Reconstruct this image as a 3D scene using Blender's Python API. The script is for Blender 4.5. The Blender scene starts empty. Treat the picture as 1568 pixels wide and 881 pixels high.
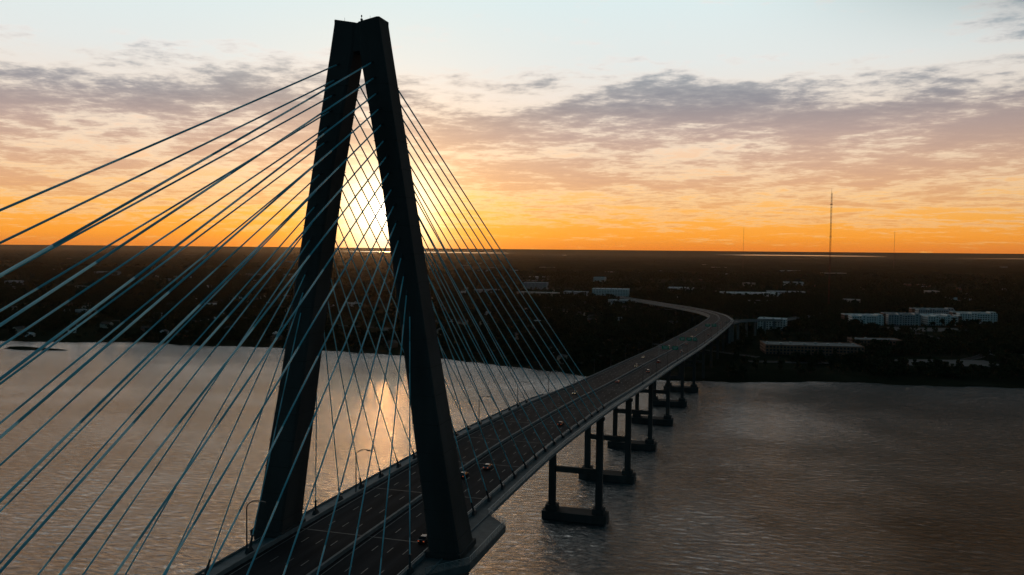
import bpy, math, random
import numpy as np
from mathutils import Vector, Matrix
random.seed(7); rng=np.random.default_rng(7)
D2R=math.radians
scene=bpy.context.scene

# ------------------------------------------------------------------ helpers
def new_mat(name):
    m=bpy.data.materials.new(name); m.use_nodes=True
    nt=m.node_tree; b=nt.nodes["Principled BSDF"]
    return m,nt,b
def simple_mat(name,col,rough=0.7,var=0.25,scale=0.5,metal=0.0,bump=0.0,bscale=3.0,stretch=(1,1,1),spec=None):
    m,nt,b=new_mat(name)
    tc=nt.nodes.new("ShaderNodeTexCoord"); mp=nt.nodes.new("ShaderNodeMapping")
    mp.inputs["Scale"].default_value=stretch
    nt.links.new(tc.outputs["Object"],mp.inputs["Vector"])
    n=nt.nodes.new("ShaderNodeTexNoise"); n.inputs["Scale"].default_value=scale; n.inputs["Detail"].default_value=6
    nt.links.new(mp.outputs[0],n.inputs["Vector"])
    r=nt.nodes.new("ShaderNodeValToRGB")
    r.color_ramp.elements[0].position=0.3; r.color_ramp.elements[1].position=0.7
    r.color_ramp.elements[0].color=[c*(1-var) for c in col]+[1]
    r.color_ramp.elements[1].color=[min(1,c*(1+var)) for c in col]+[1]
    nt.links.new(n.outputs[0],r.inputs[0]); nt.links.new(r.outputs[0],b.inputs["Base Color"])
    b.inputs["Roughness"].default_value=rough; b.inputs["Metallic"].default_value=metal
    if rough>0.8: b.inputs["Specular IOR Level"].default_value=0.2
    if spec is not None: b.inputs["Specular IOR Level"].default_value=spec
    if bump>0:
        n2=nt.nodes.new("ShaderNodeTexNoise"); n2.inputs["Scale"].default_value=bscale; n2.inputs["Detail"].default_value=5
        nt.links.new(tc.outputs["Object"],n2.inputs["Vector"])
        bp=nt.nodes.new("ShaderNodeBump"); bp.inputs["Strength"].default_value=bump; bp.inputs["Distance"].default_value=0.1
        nt.links.new(n2.outputs[0],bp.inputs["Height"]); nt.links.new(bp.outputs[0],b.inputs["Normal"])
    return m
def emis_mat(name,col,st):
    m,nt,b=new_mat(name)
    b.inputs["Base Color"].default_value=(*col,1); b.inputs["Emission Color"].default_value=(*col,1)
    b.inputs["Emission Strength"].default_value=st
    return m

class MB:
    def __init__(s): s.v=[]; s.f=[]; s.m=[]
    def quad(s,a,b,c,d,mi=0):
        i=len(s.v); s.v+= [tuple(a),tuple(b),tuple(c),tuple(d)]; s.f.append((i,i+1,i+2,i+3)); s.m.append(mi)
    def tri(s,a,b,c,mi=0):
        i=len(s.v); s.v+= [tuple(a),tuple(b),tuple(c)]; s.f.append((i,i+1,i+2)); s.m.append(mi)
    def hexa(s,lo,hi,mi=0):
        i=len(s.v); s.v+=[tuple(p) for p in lo]+[tuple(p) for p in hi]
        fs=[(0,3,2,1),(4,5,6,7),(0,1,5,4),(1,2,6,5),(2,3,7,6),(3,0,4,7)]
        for f in fs: s.f.append(tuple(i+k for k in f)); s.m.append(mi)
    def box(s,cx,cy,z0,z1,wx,wy,ang=0,mi=0):
        c,sn=math.cos(ang),math.sin(ang); P=[]
        for a,b in((-1,-1),(1,-1),(1,1),(-1,1)):
            x=a*wx/2;y=b*wy/2; P.append((cx+x*c-y*sn,cy+x*sn+y*c))
        s.hexa([(p[0],p[1],z0) for p in P],[(p[0],p[1],z1) for p in P],mi)
    def cyl(s,p0,p1,r0,r1,n=8,mi=0,cap=True):
        p0=Vector(p0);p1=Vector(p1); d=(p1-p0).normalized()
        u=d.orthogonal().normalized(); w=d.cross(u); i=len(s.v)
        for p,r in((p0,r0),(p1,r1)):
            for k in range(n):
                a=2*math.pi*k/n; s.v.append(tuple(p+u*(r*math.cos(a))+w*(r*math.sin(a))))
        for k in range(n):
            k2=(k+1)%n; s.f.append((i+k,i+k2,i+n+k2,i+n+k)); s.m.append(mi)
        if cap:
            s.f.append(tuple(i+k for k in reversed(range(n)))); s.m.append(mi)
            s.f.append(tuple(i+n+k for k in range(n))); s.m.append(mi)
    def tube(s,pts,r,n=6,mi=0):
        for a,b in zip(pts[:-1],pts[1:]): s.cyl(a,b,r,r,n,mi,True)
    def mesh(s,name,mats,smooth=False):
        me=bpy.data.meshes.new(name); me.from_pydata(s.v,[],s.f)
        for m in mats: me.materials.append(m)
        me.polygons.foreach_set("material_index",s.m)
        if smooth: me.polygons.foreach_set("use_smooth",[True]*len(s.f))
        me.update(); return me
    def obj(s,name,mats,parent=None,smooth=False,loc=None,rz=0):
        o=bpy.data.objects.new(name,s.mesh(name,mats,smooth)); scene.collection.objects.link(o)
        if parent: o.parent=parent
        if loc: o.location=loc
        o.rotation_euler=(0,0,rz)
        return o
def empty(name,loc=(0,0,0)):
    e=bpy.data.objects.new(name,None); e.location=loc; scene.collection.objects.link(e); return e

# ------------------------------------------------------------------ materials
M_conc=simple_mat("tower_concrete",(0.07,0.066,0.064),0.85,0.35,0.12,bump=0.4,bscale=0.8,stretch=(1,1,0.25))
M_conc2=simple_mat("deck_concrete",(0.17,0.19,0.20),0.8,0.25,0.4,bump=0.3)
M_asph=simple_mat("asphalt",(0.03,0.03,0.034),0.95,0.4,0.35,bump=0.2,bscale=6,stretch=(1,0.06,1),spec=.08)
M_paint=simple_mat("lane_paint",(0.2,0.2,0.195),0.6,0.3,2.0)
M_path=simple_mat("path_concrete",(0.13,0.13,0.128),0.8,0.2,0.6)
M_cable=simple_mat("cable_sheath",(0.26,0.78,0.95),0.4,0.12,0.2)
M_steel=simple_mat("galvanised_steel",(0.36,0.40,0.41),0.45,0.15,1.0,metal=0.5)
M_dark=simple_mat("dark_steel",(0.06,0.065,0.07),0.5,0.2,1.0,metal=0.3)
M_green=simple_mat("sign_green",(0.02,0.30,0.15),0.5,0.1,1.0)
M_white=simple_mat("sign_legend",(0.8,0.8,0.8),0.5,0.05,1.0)
M_glass,_nt,_b=new_mat("window_glass"); _b.inputs["Base Color"].default_value=(0.03,0.04,0.05,1); _b.inputs["Roughness"].default_value=0.08
M_tail=emis_mat("tail_light",(1.0,0.2,0.08),0.3)
M_head=emis_mat("head_light",(1.0,0.75,0.4),1.2)
M_tyre=simple_mat("tyre",(0.02,0.02,0.02),0.9)

# ------------------------------------------------------------------ bridge centreline
ys=np.arange(-420,1990,2.0)
cy_=[-420,100,200,274,345,422,560,700,850,986,1090,1200,1366,1622,1990]
cx_=[0,0,3.5,8,11.5,15.5,26,35.5,45.5,52,47,24,-33,-130,-290]
zy_=[-420,-235,-100,0,100,200,300,422,560,700,850,986,1200,1366,1622,1990]
zz_=[58,61.5,61.3,60,57,52.8,47.8,42.5,37.8,34,31,28,23,18.5,11,2.4]
k=np.exp(-0.5*(np.arange(-25,26)/11.0)**2); k/=k.sum()
def sm(a): return np.convolve(np.pad(a,25,mode='edge'),k,mode='valid')
CX=sm(np.interp(ys,cy_,cx_)); CZ=sm(np.interp(ys,zy_,zz_))
CX[ys<60]=0
def C(y): return float(np.interp(y,ys,CX)),float(np.interp(y,ys,CZ))
def Nrm(y):
    x0,_=C(y-3);x1,_=C(y+3); t=Vector((x1-x0,6,0)).normalized(); return Vector((t.y,-t.x,0))
def P(y,off,dz=0):
    x,z=C(y); n=Nrm(y); return (x+n.x*off,y+n.y*off,z+dz)
def Lw(y): return float(np.interp(y,[-420,215,275,960,1080,1990],[-21.8,-21.8,-17.9,-17.9,-13,-12]))
def Rw(y): return float(np.interp(y,[-420,240,960,1080,1990],[21.3,21.3,20.5,14,12]))
def sweep(mb,y0,y1,oa,ob,za,zb,step=8,mi=0,mi_top=None):
    fa=oa if callable(oa) else (lambda y:oa); fb=ob if callable(ob) else (lambda y:ob)
    n=max(1,int(round((y1-y0)/step))); yy=np.linspace(y0,y1,n+1)
    R=[[P(y,fa(y),za),P(y,fb(y),za),P(y,fb(y),zb),P(y,fa(y),zb)] for y in yy]
    for A,B in zip(R[:-1],R[1:]):
        for q in range(4):
            q2=(q+1)%4
            mb.quad(A[q],A[q2],B[q2],B[q],(mi_top if (q==2 and mi_top is not None) else mi))
    mb.quad(*R[0],mi); mb.quad(*R[-1][::-1],mi)
def ribbon(mb,y0,y1,oa,ob,dz,step=8,mi=0):
    fa=oa if callable(oa) else (lambda y:oa); fb=ob if callable(ob) else (lambda y:ob)
    n=max(1,int(round((y1-y0)/step))); yy=np.linspace(y0,y1,n+1)
    for a,b in zip(yy[:-1],yy[1:]):
        mb.quad(P(a,fa(a),dz),P(a,fb(a),dz),P(b,fb(b),dz),P(b,fa(b),dz),mi)

bridge=empty("cable_stayed_bridge")
YB=-420
mb=MB()
sweep(mb,YB,1980,Lw,Rw,-0.6,0.0)
sweep(mb,YB,230,lambda y:Lw(y)+0.15,lambda y:Lw(y)+1.6,-2.8,-0.62)
sweep(mb,YB,230,15.6,17.2,-2.8,-0.62)
for o in(-14,-5,4.5,14): sweep(mb,230,1700,o-0.5,o+0.5,-3.0,-0.62)
for y in np.arange(YB+4,228,4.9): # floor beams
    a=P(y,Lw(y)+1.6,-2.2); b=P(y,15.6,-2.2); mb.box((a[0]+b[0])/2,y,a[2],a[2]+1.55,35,0.5)
for y in np.arange(YB+4,960,4.9): # path brackets
    a=P(y,17.2,0)if y<228 else P(y,15,0); b=P(y,Rw(y)-0.15,0)
    mb.hexa([(a[0],y-.15,a[2]-1.9),(b[0],y-.15,b[2]-1.0),(b[0],y+.15,b[2]-1.0),(a[0],y+.15,a[2]-1.9)],[(a[0],y-.15,a[2]-.62),(b[0],y-.15,b[2]-.62),(b[0],y+.15,b[2]-.62),(a[0],y+.15,a[2]-.62)])
mb.obj("deck_structure",[M_conc2],bridge)
mb=MB()
lim=lambda s:(lambda y: s*float(np.interp(y,[960,1080],[16.9,11.5])))
ribbon(mb,YB,1980,lim(-1),lim(1),0.006)
mb.obj("roadway",[M_asph],bridge)
mb=MB()
for s in(-1,1):
    ribbon(mb,YB,1980,s*1.25,s*1.42,0.012); ribbon(mb,YB,980,s*15.65,s*15.85,0.012)
    for o in(4.95,8.55,12.15):
        y=YB
        while y<1250:
            if y<980 or o<9: mb.quad(P(y,s*o-.09,.012),P(y,s*o+.09,.012),P(y+3.2,s*o+.09,.012),P(y+3.2,s*o-.09,.012))
            y+=12.2
mb.obj("lane_markings",[M_paint],bridge)
mb=MB()
for y in list(np.arange(-400,200,36.6))+[198,268,342,419,490,560,630,700,770,840,910]:
    mb.quad(P(y,-16.8,.016),P(y,16.8,.016),P(y+.4,16.8,.016),P(y+.4,-16.8,.016))
mb.obj("expansion_joints",[simple_mat("joint_seal",(.1,.1,.1),.7)],bridge)
mb=MB()
sweep(mb,YB,1980,-0.3,0.3,0.0,0.95)
sweep(mb,YB,960,-17.4,-16.95,0.0,0.95); sweep(mb,YB,960,16.95,17.4,0.0,0.95)
sweep(mb,960,1980,lambda y:Lw(y)+.05,lambda y:Lw(y)+.5,0.0,0.95); sweep(mb,960,1980,lambda y:Rw(y)-.5,lambda y:Rw(y)-.05,0,.95)
sweep(mb,YB,960,lambda y:Rw(y)-.25,lambda y:Rw(y)-.0,0.004,0.25)
sweep(mb,YB,230,lambda y:Lw(y)+.0,lambda y:Lw(y)+.3,0.004,0.45)
mb.obj("traffic_barriers",[M_conc2],bridge)
mb=MB(); ribbon(mb,YB,960,17.42,lambda y:Rw(y)-.27,0.006); mb.obj("walkway_surface",[M_path],bridge)
mb=MB()
def rail_line(off,y0,y1,h,nr,postd):
    yy=np.arange(y0,y1,6.0)
    for j in range(nr):
        z=h-(h-0.35)*j/max(1,nr-1)
        r=0.06 if j==0 else 0.025
        for a,b in zip(yy[:-1],yy[1:]):
            mb.cyl(P(a,off(a),z),P(b,off(b),z),r,r,5,0,False)
    y=y0
    while y<y1:
        p=P(y,off(y),0.2); q=P(y,off(y),h+.05); mb.cyl(p,q,.05,.05,5); y+=postd
rail_line(lambda y:Rw(y)-.12,YB,-16,1.5,6,2.4)
rail_line(lambda y:Rw(y)-.12,26,960,1.5,6,2.4)
rail_line(lambda y:17.2,YB,960,1.45,2,3.0)
mb.obj("walkway_railing",[M_steel],bridge)
mb=MB()
PL=[(21.2,-14),(27.6,-6),(27.6,20),(21.2,27)]
lo=[(17.5,-14)]+PL+[(17.5,27)]
i=len(mb.v); n=len(lo)
mb.v+=[(x,y,C(y)[1]-1.5) for x,y in lo]+[(x,y,C(y)[1]+.02) for x,y in lo]
mb.f.append(tuple(i+q for q in reversed(range(n)))); mb.m.append(0)
mb.f.append(tuple(i+n+q for q in range(n))); mb.m.append(0)
for q in range(n):
    q2=(q+1)%n; mb.f.append((i+q,i+q2,i+n+q2,i+n+q)); mb.m.append(0)
for a,b in zip(PL[:-1],PL[1:]):
    za=C(a[1])[1];zb=C(b[1])[1]
    L=math.dist(a,b); m=int(L/1.6)+1
    for h,r in((.3,.03),(.6,.03),(.9,.03),(1.2,.03),(1.5,.06)):
        mb.cyl((a[0]-.15,a[1],za+h),(b[0]-.15,b[1],zb+h),r,r,5,1)
    for q in range(m+1):
        t=q/m; x=a[0]+(b[0]-a[0])*t-.15;y=a[1]+(b[1]-a[1])*t;z=za+(zb-za)*t
        mb.cyl((x,y,z),(x,y,z+1.55),.06,.06,5,1)
mb.obj("overlook_platform",[M_path,M_steel],bridge)

# ------------------------------------------------------------------ tower
def leg(z):
    c=float(np.interp(z,[4,54,60,66.5,93.5,137,168,175],[11,20.3,21.4,20.3,15.8,8.9,3.35,2.6]))
    w=float(np.interp(z,[4,58,70,100,137,168,175],[8.5,7.2,6.5,5.7,5.1,5.6,4.8]))
    d=float(np.interp(z,[4,58,70,100,137,165,175],[11,9.6,8.8,7.4,6.2,5.7,5.6]))
    return c,w,d
TOP=173.3
mb=MB()
zs=[4,30,50,54,57,60,63,66.5,72,78,84,90,96,102,108,114,120,126,132,138,144,150,156,161,165,168.0,171,TOP]
for s in(-1,1):
    ch=0.45
    rings=[]
    for z in zs:
        c,w,d=leg(z); c*=s
        hx=w/2;hy=d/2
        pts=[(-hx+ch,-hy),(hx-ch,-hy),(hx,-hy+ch),(hx,hy-ch),(hx-ch,hy),(-hx+ch,hy),(-hx,hy-ch),(-hx,-hy+ch)]
        rings.append([(c+a,b,z) for a,b in pts])
    for A,B in zip(rings[:-1],rings[1:]):
        i=len(mb.v); mb.v+=A+B
        for q in range(8): mb.f.append((i+q,i+(q+1)%8,i+8+(q+1)%8,i+8+q)); mb.m.append(0)
    A=rings[-1]; i=len(mb.v)
    B=[(p[0],p[1],TOP+max(0.0,(abs(p[0])-1.2))*0.22) for p in A]
    mb.v+=A+B
    for q in range(8): mb.f.append((i+q,i+(q+1)%8,i+8+(q+1)%8,i+8+q)); mb.m.append(0)
    mb.f.append(tuple(i+8+q for q in range(8))); mb.m.append(0)
mb.hexa([(-.75,-2.5,167.2),(.75,-2.5,167.2),(.75,2.5,167.2),(-.75,2.5,167.2)],[(-1.0,-2.45,TOP-.1),(1.0,-2.45,TOP-.1),(1.0,2.45,TOP-.1),(-1.0,2.45,TOP-.1)])
mb.box(0,0,53.2,56.9,36,6.5); mb.box(0,0,-3,4.6,40,22); mb.box(0,0,4.6,7,30,15)
for z in np.arange(64,164,6.0):
    for s in(-1,1):
        c,w,d=leg(z); c*=s; mb.box(c,0,z-.05,z+.05,w+.04,d+.04,0,1)
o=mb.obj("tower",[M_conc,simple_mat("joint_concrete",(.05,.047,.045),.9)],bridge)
mb=MB()
mb.cyl((0,0,TOP-.3),(0,0,TOP+1.8),.09,.05); mb.box(0,0,TOP+1.0,TOP+1.4,.4,.4); mb.cyl((0,0,TOP+1.8),(0,0,TOP+2.2),.16,.12)
for s in(-1,1):
    mb.cyl((s*3,-2,TOP),(s*3,-2,TOP+1.3),.03,.03);mb.cyl((s*4.6,1.5,TOP),(s*4.6,1.5,TOP+1.4),.03,.03)
mb.obj("beacon_mast",[M_dark],bridge)
mb=MB()
for s in(-1,1):
    c,w,d=leg(61.4); mb.box(s*c,0,60.05,61.3,w+1.0,d+1.0)
mb.obj("leg_plinths",[M_conc],bridge)

# ------------------------------------------------------------------ cables
mb=MB(); an=MB()
N=16
for s in(-1,1):
    for j in range(1,N+1):
        zt=112+ (164.7-112)*((j-1)/(N-1))**0.92
        for side in(-1,1):
            if side<0: y=-(14+ (j-1)*14.85)
            else: y=13.5+(j-1)*12.4
            off=-19.4 if s<0 else 17.65
            p=Vector(P(y,off,0.3)); c,w,d=leg(zt)
            q=Vector((s*c,side*(d/2-.2),zt))
            L=(q-p).length; pts=[]
            for t in np.linspace(0,1,9):
                v=p.lerp(q,float(t)); v.z-=4*t*(1-t)*L*L*0.0000135; pts.append(v)
            r=0.12+0.003*j
            mb.tube(pts,r,7)
            dr=(pts[1]-p).normalized()
            an.cyl(p-dr*.6,p+dr*3.0,.34,.22,8); an.cyl(p+dr*3.0,p+dr*3.35,.30,.30,8)
            an.hexa([(p.x-.45,p.y-1.1,p.z-.3),(p.x+.45,p.y-1.1,p.z-.3),(p.x+.45,p.y+1.1,p.z-.3),(p.x-.45,p.y+1.1,p.z-.3)],
                    [(p.x-.3,p.y-.5,p.z+.8),(p.x+.3,p.y-.5,p.z+.8),(p.x+.3,p.y+.5,p.z+.8),(p.x-.3,p.y+.5,p.z+.8)])
            an.cyl(q-(q-pts[-2]).normalized()*1.3,q,.2,.22,8)
mb.obj("stay_cables",[M_cable],bridge,smooth=True)
an.obj("cable_anchors",[M_dark],bridge)

# ------------------------------------------------------------------ piers
mb=MB()
for i_,y in enumerate([200,268,342,419,490,560,630,700,770,840,910,980,1060,1150,1250,1360,1480,1600]):
    x,z=C(y); big=y<600
    offs=(-6.5,15.6) if y<960 else (-7,7)
    xs=[P(y,o)[0] for o in offs]; w=3.0 if y<300 else 2.6
    top=z-3.05
    for xx in xs:
        mb.box(xx,y,0.5,top-1.6,w,w); mb.box(xx,y,top-3.0,top-1.6,w+1.0,w+.6)
    lo_,hi_=P(y,-16.5)[0],P(y,17)[0]
    if y>960: lo_,hi_=P(y,-12)[0],P(y,12)[0]
    mb.box((lo_+hi_)/2,y,top-1.6,top,hi_-lo_,3.2)
    if big:
        mb.box((xs[0]+xs[1])/2,y,21.5,24,xs[1]-xs[0]-w,1.8)
        mb.box((xs[0]+xs[1])/2,y,-2,3.6,xs[1]-xs[0]+8,9)
        for xx in xs: mb.box(xx,y,3.6,6.0,5.4,5.4)
    elif y<960:
        mb.box((xs[0]+xs[1])/2,y,16,18,xs[1]-xs[0]-w,1.6)
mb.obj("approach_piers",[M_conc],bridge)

rp=[(66,930,29.3),(74,975,28),(92,1020,26),(114,1070,23),(140,1150,17.5),(170,1270,11.5),(215,1420,6),(270,1600,2.4)]
def path_strip(mb,pts,hw,th,mi=0,mi2=1,barrier=True):
    V=[Vector(p) for p in pts]
    fine=[]
    for i in range(len(V)-1):
        p0=V[max(0,i-1)];p1=V[i];p2=V[i+1];p3=V[min(len(V)-1,i+2)]
        for t in np.linspace(0,1,6)[:-1]:
            t=float(t); fine.append(0.5*((2*p1)+(p2-p0)*t+(2*p0-5*p1+4*p2-p3)*t*t+(3*p1-p0-3*p2+p3)*t**3))
    fine.append(V[-1]); F=[]
    for i,p in enumerate(fine):
        t=(fine[min(len(fine)-1,i+1)]-fine[max(0,i-1)]); t.z=0;t.normalize(); n=Vector((t.y,-t.x,0)); F.append((p,n))
    def sw(a,b,za,zb,m):
        for (p,n),(q,k_) in zip(F[:-1],F[1:]):
            A=[p+n*a+Vector((0,0,za)),p+n*b+Vector((0,0,za)),p+n*b+Vector((0,0,zb)),p+n*a+Vector((0,0,zb))]
            B=[q+k_*a+Vector((0,0,za)),q+k_*b+Vector((0,0,za)),q+k_*b+Vector((0,0,zb)),q+k_*a+Vector((0,0,zb))]
            for c in range(4): mb.quad(A[c],A[(c+1)%4],B[(c+1)%4],B[c],m)
    sw(-hw,hw,-th,0,mi)
    if barrier: sw(-hw,-hw+.4,0,.95,mi); sw(hw-.4,hw,0,.95,mi)
    for (p,n),(q,k_) in zip(F[:-1],F[1:]):
        zz=Vector((0,0,.008)); mb.quad(p-n*(hw-.5)+zz,p+n*(hw-.5)+zz,q+k_*(hw-.5)+zz,q-k_*(hw-.5)+zz,mi2)
    return fine
mb=MB()
fine=path_strip(mb,rp,6.0,2.0)
for p in fine[::3]:
    if p.z>5: mb.box(p.x,p.y,0.5,p.z-2.02,3.5,2.0,0,0)
mb.obj("exit_ramp",[M_conc2,M_asph],bridge)

# ------------------------------------------------------------------ street lamps
def lamp_mesh():
    mb=MB()
    mb.cyl((0,0,0),(0,0,.6),.24,.2); mb.cyl((0,0,.6),(0,0,8.6),.15,.10)
    pts=[(0,0,8.6)]
    for a in np.linspace(0,math.pi/2,7)[1:]: pts.append((2.2*(1-math.cos(a))*1.0,0,8.6+1.7*math.sin(a)))
    pts.append((3.0,0,10.25)); mb.tube(pts,.09,6)
    mb.hexa([(2.7,-.18,10.12),(3.8,-.2,10.05),(3.8,.2,10.05),(2.7,.18,10.12)],[(2.7,-.12,10.34),(3.7,-.14,10.3),(3.7,.14,10.3),(2.7,.12,10.34)])
    return mb.mesh("street_lamp",[M_dark])
lm=lamp_mesh()
def place(me,name,loc,rz=0,sc=1):
    o=bpy.data.objects.new(name,me); o.location=loc; o.rotation_euler=(0,0,rz); o.scale=(sc,sc,sc); scene.collection.objects.link(o); return o
for y in [-113,-64,-17,32,83,132,181,230,280,330,380,430,480,540,600,660,720,780,840,900]:
    place(lm,"street_lamp",P(y,-17.9,0.0),0,1.2)
for y in [300,350,400,450,500,560,620,680,740,800,860,920]:
    place(lm,"street_lamp",P(y,17.65,0.0),math.pi,1.15)

def gantry(y,signs):
    mb=MB()
    a=P(y,0.0,0.9);b=P(y,17.7,0)
    for p in(a,b): mb.cyl((p[0],y,p[2]),(p[0],y,b[2]+8.6),.25,.2,8,0)
    for zz in(7.4,8.5):
        for dy in(-.4,.4): mb.cyl((a[0],y+dy,b[2]+zz),(b[0],y+dy,b[2]+zz),.09,.09,6,0)
    n=12
    for q in range(n):
        x0=a[0]+(b[0]-a[0])*q/n;x1=a[0]+(b[0]-a[0])*(q+1)/n
        mb.cyl((x0,y-.4,b[2]+(7.4 if q%2 else 8.5)),(x1,y-.4,b[2]+(8.5 if q%2 else 7.4)),.05,.05,5,0)
    for(o_,w,h)in signs:
        x=a[0]+o_; mb.box(x,y-.65,b[2]+6.6,b[2]+6.6+h,w,.12,0,1)
        mb.box(x,y-.73,b[2]+6.6+h*.62,b[2]+6.6+h*.74,w*.7,.02,0,2); mb.box(x,y-.73,b[2]+6.6+h*.3,b[2]+6.6+h*.42,w*.55,.02,0,2)
    mb.obj("overhead_sign_gantry",[M_steel,M_green,M_white])
gantry(470,[(5,5.5,2.8),(12.5,4.5,2.8)]); gantry(565,[(4,4.5,3),(10,4.5,3),(15,3,3)]); gantry(760,[(5,5,3),(12,5,3)])

# ------------------------------------------------------------------ cars
def car_mesh(nm,col,kind=0):
    mb=MB()
    L=4.6 if kind==0 else 5.2; W=1.82; H=1.45 if kind==0 else 1.8
    hl=L/2
    st=[(-hl,.45,.85,.80),(-hl+.15,.3,.95,.88),(-hl*.5,.28,.98,.91),(hl*.35,.28,.95,.91),(hl-.25,.3,.80,.87),(hl,.42,.66,.78)]
    R=[[(-w,y,z0),(w,y,z0),(w,y,(z0+z1)/2+.1),(w*.93,y,z1),(-w*.93,y,z1),(-w,y,(z0+z1)/2+.1)] for y,z0,z1,w in st]
    for A,B in zip(R[:-1],R[1:]):
        for q in range(6): mb.quad(A[q],A[(q+1)%6],B[(q+1)%6],B[q],0)
    i=len(mb.v); mb.v+=R[0]+R[-1]; mb.f+= [tuple(i+q for q in range(6)),tuple(i+6+q for q in reversed(range(6)))]; mb.m+=[0,0]
    y0,y1,y2,y3=(-hl+.45,-hl+1.05,.25,1.05) if kind==0 else (-hl+.12,-hl+.4,.5,1.25)
    z0=.94;w0=.84;w1=.66
    mb.hexa([(-w0,y0,z0),(w0,y0,z0),(w0,y3,z0),(-w0,y3,z0)],[(-w1,y1,H-.06),(w1,y1,H-.06),(w1,y2,H-.06),(-w1,y2,H-.06)],1)
    mb.hexa([(-w1-.02,y1-.05,H-.06),(w1+.02,y1-.05,H-.06),(w1+.02,y2+.05,H-.06),(-w1-.02,y2+.05,H-.06)],[(-w1+.08,y1+.1,H),(w1-.08,y1+.1,H),(w1-.08,y2-.1,H),(-w1+.08,y2-.1,H)],0)
    for sx in(-1,1):
        for yy in(-hl+.85,hl-.85): mb.cyl((sx*.72,yy,.33),(sx*.93,yy,.33),.33,.33,12,2)
        mb.box(sx*.62,-hl-.01,.62,.80,.32,.06,0,3); mb.box(sx*.60,hl+.0,.55,.68,.32,.06,0,4)
        mb.box(sx*.98,.75,.95,1.07,.2,.1,0,0)
    pm=simple_mat(nm+"_paint",col,.3,.05,1.0,metal=.3)
    return mb.mesh(nm,[pm,M_glass,M_tyre,M_tail,M_head])
cars=[car_mesh("sedan_silver",(.25,.26,.27)),car_mesh("sedan_dark",(.03,.035,.05)),car_mesh("suv_white",(.4,.4,.4),1),car_mesh("suv_red",(.15,.03,.02),1)]
for y,o_,kd in [(59,3.1,1),(71,6.7,0),(4,13.5,1),(150,10.3,1),(365,10.2,2),(300,3.1,0),(430,6.7,3),(520,10.3,2),(600,3.2,0),(640,6.8,2),(720,10.2,1),(810,3.2,2),(900,6.8,0)]:
    pt=P(y,o_,.014); o=place(cars[kd],"car",pt,math.atan2(Nrm(y).y,Nrm(y).x))
    o.rotation_euler[0]=math.atan((C(y+2)[1]-C(y-2)[1])/4)
for y,o_,kd in [(240,-6.8,1),(395,-3.1,2),(460,-10.3,0),(560,-6.8,2),(690,-3.2,0),(780,-10.2,3),(870,-6.8,2)]:
    pt=P(y,o_,.014); o=place(cars[kd],"car",pt,math.pi+math.atan2(Nrm(y).y,Nrm(y).x))
    o.rotation_euler[0]=-math.atan((C(y+2)[1]-C(y-2)[1])/4)

# ------------------------------------------------------------------ water (reflection painted by position: brighter left of the bridge, darker right)
def water_mat():
    m,nt,b=new_mat("river_water"); Lk=nt.links.new
    b.inputs["Base Color"].default_value=(0.006,0.034,0.042,1)
    tc=nt.nodes.new("ShaderNodeTexCoord")
    def nz(sc,det,st,rot,rough=.6,dist=0):
        mp=nt.nodes.new("ShaderNodeMapping"); mp.inputs["Rotation"].default_value=(0,0,rot); mp.inputs["Scale"].default_value=st
        Lk(tc.outputs["Object"],mp.inputs[0])
        n=nt.nodes.new("ShaderNodeTexNoise"); n.inputs["Scale"].default_value=sc; n.inputs["Detail"].default_value=det; n.inputs["Roughness"].default_value=rough; n.inputs["Distortion"].default_value=dist
        Lk(mp.outputs[0],n.inputs["Vector"]); return n
    def mrange(src,a,b_,lo,hi,mode='SMOOTHSTEP'):
        r=nt.nodes.new("ShaderNodeMapRange"); r.interpolation_type=mode; Lk(src,r.inputs[0])
        for i,v in enumerate((a,b_,lo,hi)): r.inputs[i+1].default_value=v
        return r.outputs[0]
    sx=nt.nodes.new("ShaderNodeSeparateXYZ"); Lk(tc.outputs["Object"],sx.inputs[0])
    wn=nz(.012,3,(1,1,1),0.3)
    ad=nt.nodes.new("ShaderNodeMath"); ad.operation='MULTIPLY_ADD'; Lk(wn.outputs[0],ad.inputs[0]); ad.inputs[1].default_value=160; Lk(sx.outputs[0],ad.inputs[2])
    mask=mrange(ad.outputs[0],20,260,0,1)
    Lk(mrange(mask,0,1,3.3,1.2,'LINEAR'),b.inputs["IOR"])  # reflectivity shifted across the bridge line to paint bright sheen left, dark water right
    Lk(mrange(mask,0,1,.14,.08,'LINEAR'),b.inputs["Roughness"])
    a=nz(.17,5,(1,2.0,1),D2R(-20),.64,.7); c=nz(.03,2,(1,1.5,1),D2R(-10)); d=nz(.006,3,(1,1.6,1),D2R(-25))
    b1=nt.nodes.new("ShaderNodeBump")
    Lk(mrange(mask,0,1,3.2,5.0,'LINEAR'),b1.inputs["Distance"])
    Lk(mrange(d.outputs[0],.35,.65,.45,.9,'LINEAR'),b1.inputs["Strength"])
    Lk(a.outputs[0],b1.inputs["Height"])
    b2=nt.nodes.new("ShaderNodeBump"); b2.inputs["Distance"].default_value=1.0; b2.inputs["Strength"].default_value=.2
    Lk(c.outputs[0],b2.inputs["Height"]); Lk(b1.outputs[0],b2.inputs["Normal"])
    Lk(b2.outputs[0],b.inputs["Normal"])
    return m
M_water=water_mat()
mb=MB(); S=90000; mb.quad((-S,-S,0),(S,-S,0),(S,S,0),(-S,S,0)); mb.obj("river_water",[M_water])

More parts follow.
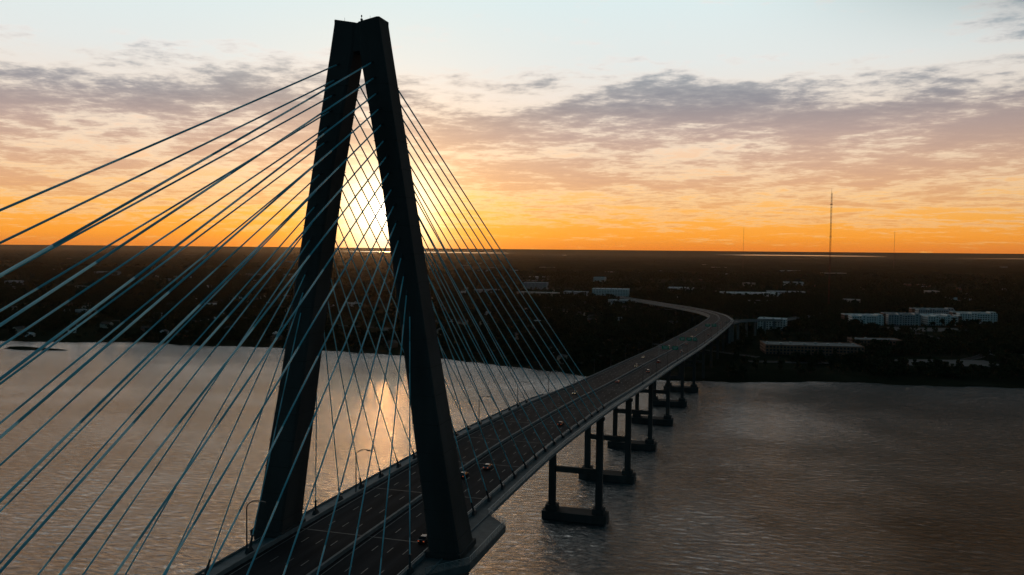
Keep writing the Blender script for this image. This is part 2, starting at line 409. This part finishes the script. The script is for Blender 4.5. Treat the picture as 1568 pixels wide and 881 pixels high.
# ------------------------------------------------------------------ land
shx=[-90000,-8000,-3000,-1500,-1100,-1014,-900,-802,-720,-654,-560,-464,-390,-311,-240,-173,-77,0,66,120,180,332,500,900,1500,4000,90000]
shy=[-3000,100,380,500,560,560,640,640,668,690,684,702,690,692,672,657,612,606,617,640,655,672,690,705,760,900,5000]
def shore(x):
    x=np.asarray(x,float)
    return np.interp(x,shx,shy)+3.5*np.sin(x*.045)+2.2*np.sin(x*.13+1)+1.5*np.sin(x*.31)
def vnoise(x,y,seed=0):
    xi=np.floor(x).astype(int); yi=np.floor(y).astype(int); fx=x-xi; fy=y-yi
    fx=fx*fx*(3-2*fx); fy=fy*fy*(3-2*fy)
    def h(a,b):
        v=np.sin(a*127.1+b*311.7+seed*74.7)*43758.5453; return v-np.floor(v)
    return (h(xi,yi)*(1-fx)+h(xi+1,yi)*fx)*(1-fy)+(h(xi,yi+1)*(1-fx)+h(xi+1,yi+1)*fx)*fy
def ground_z(x,y):
    t=y-shore(x); return np.interp(t,[0,3,12,60,400],[-.4,.7,1.3,1.9,2.2])
xs=np.concatenate([[-90000,-40000,-20000,-10000,-6000,-4000,-3000],np.arange(-2400,2401,8.0),[3000,4000,6000,10000,20000,40000,90000]])
ts=np.array([0,3,8,14,30,60,120,250,500,900,1500,2500,4000,7000,12000,20000,40000,95000.])
X,T=np.meshgrid(xs,ts); Y=shore(X)+T; Z=ground_z(X,Y)
V=np.stack([X,Y,Z],-1).reshape(-1,3); nc=len(xs); F=[]
for r in range(len(ts)-1):
    for c in range(nc-1):
        i=r*nc+c; F.append((i,i+1,i+nc+1,i+nc))
me=bpy.data.meshes.new("ground"); me.from_pydata(V.tolist(),[],F)
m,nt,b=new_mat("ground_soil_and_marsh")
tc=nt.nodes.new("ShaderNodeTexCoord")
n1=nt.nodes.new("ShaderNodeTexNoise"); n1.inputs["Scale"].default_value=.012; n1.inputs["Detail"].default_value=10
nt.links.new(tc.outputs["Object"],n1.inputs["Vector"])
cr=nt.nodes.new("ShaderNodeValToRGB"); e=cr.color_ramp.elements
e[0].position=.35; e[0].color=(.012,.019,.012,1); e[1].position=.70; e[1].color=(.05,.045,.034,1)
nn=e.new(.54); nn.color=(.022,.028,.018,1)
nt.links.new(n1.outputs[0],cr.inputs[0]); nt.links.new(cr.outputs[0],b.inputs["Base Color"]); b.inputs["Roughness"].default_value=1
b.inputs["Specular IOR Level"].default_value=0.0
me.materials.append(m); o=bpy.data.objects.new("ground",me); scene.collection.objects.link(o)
M_ground=m
mb=MB(); ring=[];ctr=(-735,592)
for q in range(24):
    a=2*math.pi*q/24; r=1+.25*math.sin(3*a+1)+.12*math.sin(7*a); ring.append((ctr[0]+42*r*math.cos(a),ctr[1]+11*r*math.sin(a)))
mb.v+=[(x,y,-.3) for x,y in ring]+[(ctr[0]+(x-ctr[0])*.8,ctr[1]+(y-ctr[1])*.8,1.0) for x,y in ring]
for q in range(24): mb.f.append((q,(q+1)%24,24+(q+1)%24,24+q)); mb.m.append(0)
mb.f.append(tuple(24+q for q in range(24))); mb.m.append(0)
mb.obj("marsh_islet",[M_ground])
mb=MB()
for cx0,cy0,wx,wy in [(-1500,14500,2600,900),(1500,21500,2200,1500),(6500,17500,1800,700),(-7800,19000,2600,1500)]:
    i=len(mb.v); nq=28
    for q in range(nq):
        a=2*math.pi*q/nq; r=1+.25*math.sin(2*a+cx0)+.18*math.sin(5*a)+.1*math.sin(9*a+2); mb.v.append((cx0+wx*r*math.cos(a),cy0+wy*r*math.sin(a),3.4))
    mb.f.append(tuple(range(i,i+nq))); mb.m.append(0)
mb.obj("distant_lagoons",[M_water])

def canopy(name,y0,y1,ny,nx,amp,fs,mat):
    yy=np.geomspace(y0,y1,ny)
    u=np.linspace(-1,1,nx)
    Yg=np.repeat(yy[:,None],nx,1); Xg=-0.42*Yg+u[None,:]*Yg*1.25
    Xg=Xg+rng.normal(0,.3,Xg.shape)*Yg*1.25*2/nx
    cov=vnoise(Xg/700,Yg/900,5)
    hz=vnoise(Xg/fs,Yg/fs,1)*.5+vnoise(Xg/(fs*4),Yg/(fs*4),2)*.5
    Zg=2+np.where(cov>.3,1,0)*(amp*(.35+.65*hz))-np.where(cov<=.3,1,0)*1.5
    Zg+=rng.normal(0,2.6,Zg.shape)*(cov>.3)
    Vv=np.stack([Xg,Yg,Zg],-1).reshape(-1,3); Ff=[(r*nx+c,r*nx+c+1,(r+1)*nx+c+1,(r+1)*nx+c) for r in range(ny-1) for c in range(nx-1)]
    me=bpy.data.meshes.new(name); me.from_pydata(Vv.tolist(),[],Ff); me.materials.append(mat); o=bpy.data.objects.new(name,me); scene.collection.objects.link(o)
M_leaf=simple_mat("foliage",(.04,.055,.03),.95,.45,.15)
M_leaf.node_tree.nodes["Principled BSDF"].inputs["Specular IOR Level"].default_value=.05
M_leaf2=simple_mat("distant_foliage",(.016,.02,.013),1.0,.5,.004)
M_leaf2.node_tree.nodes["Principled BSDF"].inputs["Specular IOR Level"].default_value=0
M_bark=simple_mat("bark",(.07,.055,.04),.95)
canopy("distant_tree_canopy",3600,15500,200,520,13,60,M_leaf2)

# ------------------------------------------------------------------ buildings
foot=[]
M_walls=[simple_mat("stucco_white",(.8,.8,.78),.8,.1,.2),simple_mat("brick_red",(.26,.14,.10),.85,.2,.3),simple_mat("panel_grey",(.42,.44,.46),.8,.15,.2),simple_mat("stucco_tan",(.5,.44,.36),.85,.15,.2)]
M_roofs=[simple_mat("roof_membrane",(.6,.63,.65),.7,.15,.08),simple_mat("roof_gravel",(.2,.2,.2),.9,.2,.2),simple_mat("shingle",(.09,.085,.08),.9,.3,.6)]
def flat_building(name,x,y,w,d,h,ang,wall=0,roof=0,blocks=1,zb=1.6):
    mb=MB(); foot.append((x,y,max(w,d)*.62))
    bl=[(0,0,w,d,h)]
    if blocks>1:
        bl=[(0,-d*.33,w,d*.34,h),(0,d*.33,w,d*.34,h)]
        k_=blocks
        for q in range(k_):
            xx=-w/2+w*(q+.5)/k_; bl.append((xx,0,w/k_*.38,d*.32,h*.98))
            bl.append((xx+w/k_*.25,-d*.33-1.2,w/k_*.3,d*.34,h+1.6+1.5*(q%2)))
    for bi,(bx,by,bw,bd,bh) in enumerate(bl):
        mb.box(bx,by,-1.5,bh,bw,bd,0,4 if (blocks>1 and bi%3==1) else 0)
        mb.quad((bx-bw/2+.5,by-bd/2+.5,bh+.02),(bx+bw/2-.5,by-bd/2+.5,bh+.02),(bx+bw/2-.5,by+bd/2-.5,bh+.02),(bx-bw/2+.5,by+bd/2-.5,bh+.02),1)
        for sx,sy,ww,dd in((0,-1,bw,.4),(0,1,bw,.4),(-1,0,.4,bd-.8),(1,0,.4,bd-.8)):
            mb.box(bx+sx*(bw/2-.2),by+sy*(bd/2-.2),bh+.001,bh+.9,ww,dd,0,0)
        fl=max(1,int(bh/3.4)); fh=bh/fl
        for f in range(fl):
            z0=f*fh+.8;z1=z0+1.9
            for sd,ln in (((0,-1),bw),((0,1),bw),((1,0),bd),((-1,0),bd)):
                nwin=max(1,int(ln/4.0))
                for q in range(nwin):
                    t=-ln/2+ln*(q+.5)/nwin
                    if sd[0]==0: mb.box(bx+t,by+sd[1]*(bd/2+.0),z0,z1,2.3,.1,0,2)
                    else: mb.box(bx+sd[0]*(bw/2),by+t,z0,z1,.1,2.3,0,2)
        if bw>14 and bd>9:
            for q in range(int(bw/14)):
                mb.box(bx-bw/2+7+q*14+random.uniform(-2,2),by+random.uniform(-.2,.2)*bd,bh+.05,bh+1.7,2.8,2.2,0,3)
    return mb.obj(name,[M_walls[wall],M_roofs[roof],M_glass,M_steel,M_walls[1]],None,False,(x,y,zb),ang)
flat_building("apartment_block",278,1305,52,50,15,D2R(14),0,0,2)
flat_building("apartment_block",342,1330,50,56,17,D2R(4),2,1,2)
flat_building("apartment_block",402,1352,58,60,15,D2R(16),0,0,3)
flat_building("apartment_block",468,1392,60,46,18,D2R(8),0,1,2)
flat_building("apartment_block",415,1450,64,40,19,D2R(12),2,0,2)
flat_building("office_building",128,1152,42,26,17,D2R(-8),0,0)
flat_building("parking_garage",162,862,112,42,11,D2R(8),1,1)
flat_building("warehouse",250,980,60,30,8,D2R(10),1,1)
flat_building("hospital_building",-250,1925,95,40,19,D2R(5),0,0)
flat_building("office_building",-330,1860,60,30,13,D2R(0),2,0)
flat_building("school_building",-420,1820,110,34,11,D2R(-6),3,0)
flat_building("office_building",-514,2160,70,35,21,D2R(4),2,0)
flat_building("shopping_centre",100,2070,150,50,10,D2R(6),0,0)
flat_building("warehouse",200,2200,100,40,9,D2R(6),2,0)
flat_building("warehouse",-100,2300,80,40,9,D2R(-5),0,0)
flat_building("hotel_building",-400,2620,40,25,24,D2R(-5),0,0)
flat_building("warehouse",-180,1650,60,30,8,D2R(20),2,0)
flat_building("church_hall",-938,1190,30,16,8,D2R(10),0,0)
flat_building("warehouse",-1050,1000,36,18,6,D2R(-10),2,0)
flat_building("office_building",-690,1330,34,16,7,D2R(-10),0,0)
nb=0
while nb<60:
    D=random.uniform(1500,6500); u=random.uniform(-.63,.65); X_=u*D
    th=D2R(16.1); x=80+X_*math.cos(th)-D*math.sin(th); y=-159+X_*math.sin(th)+D*math.cos(th)
    if u<-.1 and random.random()<.6: continue
    if any((x-a)**2+(y-b_)**2<(r+60)**2 for a,b_,r in foot): continue
    sc=min(1.6,D/2400)
    flat_building(random.choice(["warehouse","office_building","shopping_centre"]),x,y,random.uniform(25,75)*sc,random.uniform(18,40)*sc,random.uniform(6,13),random.uniform(-.6,.6),random.choice([0,2,3,1]),random.choice([0,0,1])); nb+=1
def house_mesh(nm,wall,w,d,h):
    mb=MB(); mb.box(0,0,-.5,h,w,d,0,0); rh=w*.32; o_=.5
    a=[(-w/2-o_,-d/2-o_,h),(w/2+o_,-d/2-o_,h),(w/2+o_,d/2+o_,h),(-w/2-o_,d/2+o_,h)]
    r0=(0,-d/2-o_,h+rh);r1=(0,d/2+o_,h+rh)
    mb.quad(a[1],a[2],r1,r0,1);mb.quad(a[3],a[0],r0,r1,1);mb.tri(a[0],a[1],r0,0);mb.tri(a[2],a[3],r1,0); mb.quad(*a[::-1],0)
    mb.box(w*.25,d*.2,h,h+rh+.9,.8,.8,0,3)
    for f in range(int(h/2.8)):
        for q in range(3):
            t=-w/2+w*(q+.5)/3
            if f==0 and q==1: mb.box(t,-d/2,0,2.1,1.0,.1,0,3)
            else: mb.box(t,-d/2,f*2.8+.9,f*2.8+2.2,1.1,.1,0,2)
            mb.box(t,d/2,f*2.8+.9,f*2.8+2.2,1.1,.1,0,2)
    return mb.mesh(nm,[wall,M_roofs[2] if nm!="cottage" else M_roofs[0],M_glass,M_dark])
hm=[house_mesh("house_white",M_walls[0],9,12,5.6),house_mesh("house_tan",M_walls[3],11,14,5.6),house_mesh("cottage",M_walls[0],8,10,3.0),house_mesh("house_brick",M_walls[1],10,13,5.6)]
nh=0
while nh<150:
    x=random.uniform(-1300,350) if nh<100 else random.uniform(-2400,900); y=float(shore(x))+random.uniform(40,900 if nh<100 else 2200)
    if any((x-a)**2+(y-b_)**2<(r+18)**2 for a,b_,r in foot) or abs(x-C(y)[0])<45: continue
    if y>700 and x>40 and y<1700: continue
    place(random.choice(hm),"house",(x,y,1.9),random.uniform(0,6.3)); foot.append((x,y,13)); nh+=1

def mast(x,y,h,wid,name="radio_mast",guy=True):
    mb=MB(); n=int(h/ (wid*2.2)); r=wid/2
    P3=[(r*math.cos(a),r*math.sin(a)) for a in(0,2.094,4.189)]
    for p in P3: mb.cyl((x+p[0],y+p[1],0),(x+p[0],y+p[1],h),wid*.11,wid*.11,5)
    for q in range(n):
        z0=h*q/n;z1=h*(q+1)/n
        for a in range(3):
            p=P3[a];p2=P3[(a+1)%3]; mb.cyl((x+p[0],y+p[1],z0),(x+p2[0],y+p2[1],z1),wid*.06,wid*.06,4,q%4//2)
    mb.cyl((x,y,h),(x,y,h+10),wid*.12,wid*.05,5)
    for z in (h*.35,h*.62,h*.9): mb.box(x,y,z,z+1.2,wid*1.5,wid*1.5)
    if guy:
        for a in(0.4,2.5,4.6):
            for hz in(.33,.66,.97): mb.cyl((x,y,h*hz),(x+math.cos(a)*h*.55,y+math.sin(a)*h*.55,1.5),.035,.035,4)
    mb.obj(name,[simple_mat("mast_red",(.12,.03,.02),.6),M_dark])
mast(262,1686,250,3.0)
mast(85,5000,265,2.2,guy=False); mast(1085,5855,262,2.4,guy=False)

mb=MB()
path_strip(mb,[(-500,1500,2.6),(-250,1540,2.6),(-40,1500,2.6),(200,1560,2.6),(600,1600,2.6),(1000,1500,2.6)],7,.4,0,1,False)
path_strip(mb,[(90,760,2.4),(220,790,2.4),(330,860,2.4),(380,1000,2.4),(330,1200,2.4),(330,1560,2.7)],5,.4,0,1,False)
path_strip(mb,[(-900,900,2.5),(-600,960,2.5),(-300,930,2.5),(-60,900,2.5),(100,800,2.5)],4,.4,0,1,False)
mb.obj("local_road",[M_path,M_asph])
mb=MB()
for x,y,w,d,a in [(350,1230,150,60,.2),(300,820,110,50,.25),(420,900,90,70,.2),(-250,1850,120,50,0)]:
    mb.box(x,y,2.0,2.55,w,d,a,0); foot.append((x,y,max(w,d)*.5))
mb.obj("parking_lot",[simple_mat("worn_paving",(.09,.09,.088),.9,.3,.05)])

# ------------------------------------------------------------------ trees
def tree_mesh(nm,seed,h,cr,pine=False):
    r_=random.Random(seed); mb=MB()
    mb.cyl((0,0,-.5),(0.1,0,h*.45),.32,.2,6,1); mb.cyl((.1,0,h*.45),(0,.1,h*.85),.2,.06,5,1)
    lumps=[]
    for q in range(9):
        a=r_.uniform(0,6.28); rr=r_.uniform(.2,.75)*cr; z=h*r_.uniform(.42,.9)
        if pine: rr*=max(.15,1.1-z/h); 
        c=(rr*math.cos(a),rr*math.sin(a),z); lumps.append((c,r_.uniform(.32,.5)*cr))
        mb.cyl((0,0,h*r_.uniform(.3,.5)),c,.1,.03,4,1,False)
    lumps.append(((0,0,h*.82),cr*.5))
    for c,R_ in lumps:
        for q in range(17):
            v=Vector((r_.gauss(0,1),r_.gauss(0,1),r_.gauss(0,1))).normalized()*R_*r_.uniform(.55,1.1)
            p=Vector(c)+Vector((v.x,v.y,v.z*.75)); s=r_.uniform(.35,.8)*cr*.3
            u=Vector((r_.gauss(0,1),r_.gauss(0,1),r_.gauss(0,.6))).normalized(); w=u.orthogonal().normalized()
            w=(Matrix.Rotation(r_.uniform(0,6.28),3,u)@w); t=u
            mb.quad(p-t*s-w*s*.6,p+t*s*.7-w*s*.8,p+t*s+w*s*.5,p-t*s*.6+w*s*.9,0)
    return mb.mesh(nm,[M_leaf,M_bark])
variants=[tree_mesh("oak_tree",1,11,5.2),tree_mesh("live_oak_tree",2,9,6.0),tree_mesh("pine_tree",3,16,3.6,True),tree_mesh("elm_tree",4,13,4.8)]
NT=50000
Dd=np.sqrt(rng.uniform(650**2,3900**2,NT)); Dd=np.where(rng.random(NT)<.45,rng.uniform(700,2200,NT),Dd)
uu=rng.uniform(-.78,.78,NT); th=D2R(16.1); Xc=uu*Dd
tx=80+Xc*math.cos(th)-Dd*math.sin(th); ty=-159+Xc*math.sin(th)+Dd*math.cos(th)
t=ty-shore(tx)
ok=t>8
dens=vnoise(tx/90,ty/90,3)*.6+vnoise(tx/300,ty/300,4)*.4
ok&=(dens>.38)|(rng.random(NT)<.10)
ok&=~((t<40)&(vnoise(tx/60,ty*0,9)>.55))
for a,b_,r in foot: ok&=((tx-a)**2+(ty-b_)**2)>(r+5)**2
bx=np.interp(ty,ys,CX); ok&=~((np.abs(tx-bx)<32)&(ty<1980))
ok&=~((tx>55)&(tx<190)&(ty>900)&(ty<1150)&(rng.random(NT)<.8))
tx=tx[ok];ty=ty[ok];Dk=Dd[ok]; tz=ground_z(tx,ty)-.1
sc=rng.uniform(.65,1.25,len(tx))*np.interp(Dk,[700,1500,3900],[.8,.9,1.3]); rot=rng.uniform(0,6.28,len(tx)); vi=rng.integers(0,4,len(tx))
for k_ in range(4):
    mk=vi==k_; n=mk.sum(); a=rot[mk]; s=sc[mk]/2
    cxs=np.stack([tx[mk],ty[mk],tz[mk]],-1); V=np.zeros((n,4,3))
    for q,(ux,uy) in enumerate(((-1,-1),(1,-1),(1,1),(-1,1))):
        V[:,q,0]=cxs[:,0]+s*(ux*np.cos(a)-uy*np.sin(a)); V[:,q,1]=cxs[:,1]+s*(ux*np.sin(a)+uy*np.cos(a)); V[:,q,2]=cxs[:,2]
    me=bpy.data.meshes.new("tree_mass"); me.from_pydata(V.reshape(-1,3).tolist(),[],np.arange(n*4).reshape(n,4).tolist())
    o=bpy.data.objects.new("tree_mass",me); scene.collection.objects.link(o)
    o.instance_type='FACES'; o.use_instance_faces_scale=True; o.instance_faces_scale=1; o.show_instancer_for_render=False; o.show_instancer_for_viewport=False
    c=bpy.data.objects.new("tree",variants[k_]); scene.collection.objects.link(c); c.parent=o
print("trees",len(tx))

# ------------------------------------------------------------------ haze (thin air volume over the land)
mb=MB(); mb.box(-1500,7000,-5,260,30000,14000,0,0)
m=bpy.data.materials.new("evening_haze"); m.use_nodes=True; nt=m.node_tree; nt.nodes.clear()
vs=nt.nodes.new("ShaderNodeVolumeScatter"); vs.inputs["Density"].default_value=1.1e-5; vs.inputs["Anisotropy"].default_value=.92; vs.inputs["Color"].default_value=(1,.86,.72,1)
oo=nt.nodes.new("ShaderNodeOutputMaterial"); nt.links.new(vs.outputs[0],oo.inputs["Volume"])
mb.obj("evening_haze",[m])

# ------------------------------------------------------------------ world / sky
SAZ=D2R(25.1); SEL=D2R(2.45)
S=Vector((-math.sin(SAZ)*math.cos(SEL),math.cos(SAZ)*math.cos(SEL),math.sin(SEL)))
w=bpy.data.worlds.new("World"); scene.world=w; w.use_nodes=True; w.name="sky"
nt=w.node_tree; nt.nodes.clear(); L=nt.links.new
def nd(t): return nt.nodes.new(t)
def mth(op,a,b=None,c=None,clamp=False):
    n=nd("ShaderNodeMath"); n.operation=op; n.use_clamp=clamp
    for i,v in enumerate((a,b,c)):
        if v is None: continue
        if isinstance(v,(int,float)): n.inputs[i].default_value=v
        else: L(v,n.inputs[i])
    return n.outputs[0]
def vm(op,a,b=None):
    n=nd("ShaderNodeVectorMath"); n.operation=op
    for i,v in enumerate((a,b)):
        if v is None: continue
        if isinstance(v,(tuple,Vector)): n.inputs[i].default_value=v
        elif isinstance(v,(int,float)): n.inputs["Scale"].default_value=v
        else: L(v,n.inputs[i] if not(op=='SCALE' and i==1) else n.inputs["Scale"])
    return n.outputs["Value"] if op in('DOT_PRODUCT',) else n.outputs["Vector"]
def ramp(x,els):
    n=nd("ShaderNodeValToRGB"); r=n.color_ramp
    while len(r.elements)>1: r.elements.remove(r.elements[-1])
    for i,(p,c) in enumerate(els):
        e=r.elements[0] if i==0 else r.elements.new(p)
        e.position=p; e.color=(*c,1) if isinstance(c,tuple) else (c,c,c,1)
    L(x,n.inputs[0]); return n.outputs[0]
def mixc(f,a,b,bt='MIX'):
    n=nd("ShaderNodeMix"); n.data_type='RGBA'; n.blend_type=bt
    if isinstance(f,(int,float)): n.inputs[0].default_value=f
    else: L(f,n.inputs[0])
    for i,v in((6,a),(7,b)):
        if isinstance(v,tuple): n.inputs[i].default_value=(*v,1)
        else: L(v,n.inputs[i])
    return n.outputs[2]
def smooth(x,a,b,lo=0,hi=1):
    n=nd("ShaderNodeMapRange"); n.interpolation_type='SMOOTHSTEP'; L(x,n.inputs[0])
    for i,v in enumerate((a,b,lo,hi)): n.inputs[i+1].default_value=v
    return n.outputs[0]
tc=nd("ShaderNodeTexCoord"); dirv=vm('NORMALIZE',tc.outputs["Generated"])
sp=nd("ShaderNodeSeparateXYZ"); L(dirv,sp.inputs[0]); zc=mth('MAXIMUM',sp.outputs[2],0.0)
z2=mth('MULTIPLY',zc,2.0,clamp=True)
cxy=nd("ShaderNodeCombineXYZ"); L(sp.outputs[0],cxy.inputs[0]); L(sp.outputs[1],cxy.inputs[1])
hd=vm('NORMALIZE',cxy.outputs[0]); a_=vm('DOT_PRODUCT',hd,Vector((S.x,S.y,0)).normalized())
flow=smooth(a_,0.05,0.92)
fhigh=mth('MULTIPLY',smooth(a_,0.70,0.93),smooth(zc,.75,.5))
zf=smooth(zc,0.20,0.35)
fsn=nd("ShaderNodeMix"); fsn.data_type='FLOAT'; L(zf,fsn.inputs[0]); L(flow,fsn.inputs[2]); L(fhigh,fsn.inputs[3]); fs=fsn.outputs[0]
sunside=ramp(z2,[(0,(.84,.22,.02)),(.03,(.98,.34,.03)),(.075,(.99,.43,.07)),(.12,(.98,.52,.17)),(.19,(.94,.59,.34)),(.27,(.91,.67,.50)),(.36,(.86,.77,.69)),(.44,(.78,.81,.79)),(.58,(.72,.84,.85)),(.74,(.76,.79,.77)),(.9,(.76,.75,.72)),(1.0,(.64,.64,.62))])
antis=ramp(z2,[(0,(.06,.075,.085)),(.2,(.045,.09,.11)),(.5,(.035,.095,.122)),(.8,(.02,.06,.08)),(1.0,(.012,.038,.052))])
dz=mth('ADD',zc,0.07); inv=mth('DIVIDE',1.0,dz); pl=vm('SCALE',cxy.outputs[0],inv)
mp=nd("ShaderNodeMapping"); mp.inputs["Rotation"].default_value=(0,0,D2R(-22)); mp.inputs["Scale"].default_value=(.9,1.0,1); L(pl,mp.inputs[0])
def nz(sc,det,ro,dist=0,off=0):
    n=nd("ShaderNodeTexNoise"); n.inputs["Scale"].default_value=sc; n.inputs["Detail"].default_value=det; n.inputs["Roughness"].default_value=ro; n.inputs["Distortion"].default_value=dist
    v=vm('ADD',mp.outputs[0],(off,off*.7,0)); L(v,n.inputs["Vector"]); return n.outputs[0]
big=nz(.9,3,.5,0,3.1); mid=nz(2.8,5,.6,.15,1.3); fine=nz(9.5,8,.65,.1,8.0)
cover=ramp(z2,[(0,0.18),(.06,.38),(.12,.50),(.2,.57),(.3,.60),(.37,.57),(.42,.40),(.5,.16),(1.0,.2)])
wisp=mth('MULTIPLY',smooth(a_,.84,.74),mth('MULTIPLY',smooth(zc,.2,.25),.36))
cover=mth('ADD',cover,wisp)
dens=mth('ADD',mth('ADD',mth('MULTIPLY',big,.8),mth('MULTIPLY',mid,.75)),mth('ADD',mth('MULTIPLY',fine,.55),mth('SUBTRACT',cover,.545)))
dcl=smooth(dens,.84,1.14)
core=ramp(z2,[(0,(.82,.28,.05)),(.08,(.80,.38,.14)),(.15,(.72,.40,.23)),(.21,(.62,.39,.28)),(.28,(.46,.34,.31)),(.35,(.27,.26,.29)),(.42,(.27,.30,.34)),(.5,(.42,.46,.50)),(.6,(.45,.50,.55)),(.8,(.5,.52,.54)),(1,(.4,.42,.43))])
rim=mth('MULTIPLY',mth('MULTIPLY',dcl,mth('SUBTRACT',1.0,dcl)),3.2,clamp=True)
lit=mixc(rim,sunside,ramp(z2,[(0,(1,.5,.12)),(.12,(1.0,.68,.36)),(.25,(1.0,.82,.62)),(.45,(.95,.9,.85)),(1,(.75,.78,.78))]))
thick=smooth(dens,.9,1.28,.6,.97)
cloudy=mixc(mth('MULTIPLY',dcl,thick),lit,core)
base=mixc(fs,antis,cloudy)
sd=mth('MAXIMUM',vm('DOT_PRODUCT',dirv,S),0.0)
def glow(p,col):
    g=mth('POWER',sd,p)
    q=nd("ShaderNodeVectorMath"); q.operation='SCALE'; q.inputs[0].default_value=col; L(g,q.inputs["Scale"]); return q.outputs[0]
tot=vm('ADD',base,glow(9000,(4,3.6,3.0))); tot=vm('ADD',tot,glow(700,(2.2,1.9,1.25))); tot=vm('ADD',tot,glow(70,(.34,.17,.015)))
sk=nd("ShaderNodeTexSky"); sk.sky_type='NISHITA'; sk.sun_disc=False; sk.sun_elevation=SEL; sk.sun_rotation=-SAZ
bg=nd("ShaderNodeBackground"); L(tot,bg.inputs[0]); bg.inputs[1].default_value=1.0
bg2=nd("ShaderNodeBackground"); L(sk.outputs[0],bg2.inputs[0]); bg2.inputs[1].default_value=0.003
ad=nd("ShaderNodeAddShader"); L(bg.outputs[0],ad.inputs[0]); L(bg2.outputs[0],ad.inputs[1])
out=nd("ShaderNodeOutputWorld"); L(ad.outputs[0],out.inputs[0])

sl=bpy.data.lights.new("sun",'SUN'); sl.energy=0.035; sl.angle=D2R(.5); sl.color=(1,.42,.12)
so=bpy.data.objects.new("sun",sl); scene.collection.objects.link(so); so.rotation_euler=S.to_track_quat('Z','Y').to_euler(); so.location=S*3000

# ------------------------------------------------------------------ camera
cam=bpy.data.cameras.new("camera"); co=bpy.data.objects.new("camera",cam); scene.collection.objects.link(co)
cam.sensor_width=36; cam.lens=28; cam.clip_start=.5; cam.clip_end=300000
co.matrix_world=Matrix.Translation((80.3,-159,125.4))@Matrix.Rotation(D2R(16.1),4,'Z')@Matrix.Rotation(D2R(90-2.83),4,'X')@Matrix.Rotation(D2R(.51),4,'Z')
scene.camera=co
scene.view_settings.view_transform='Standard'; scene.view_settings.look='None'; scene.view_settings.exposure=0
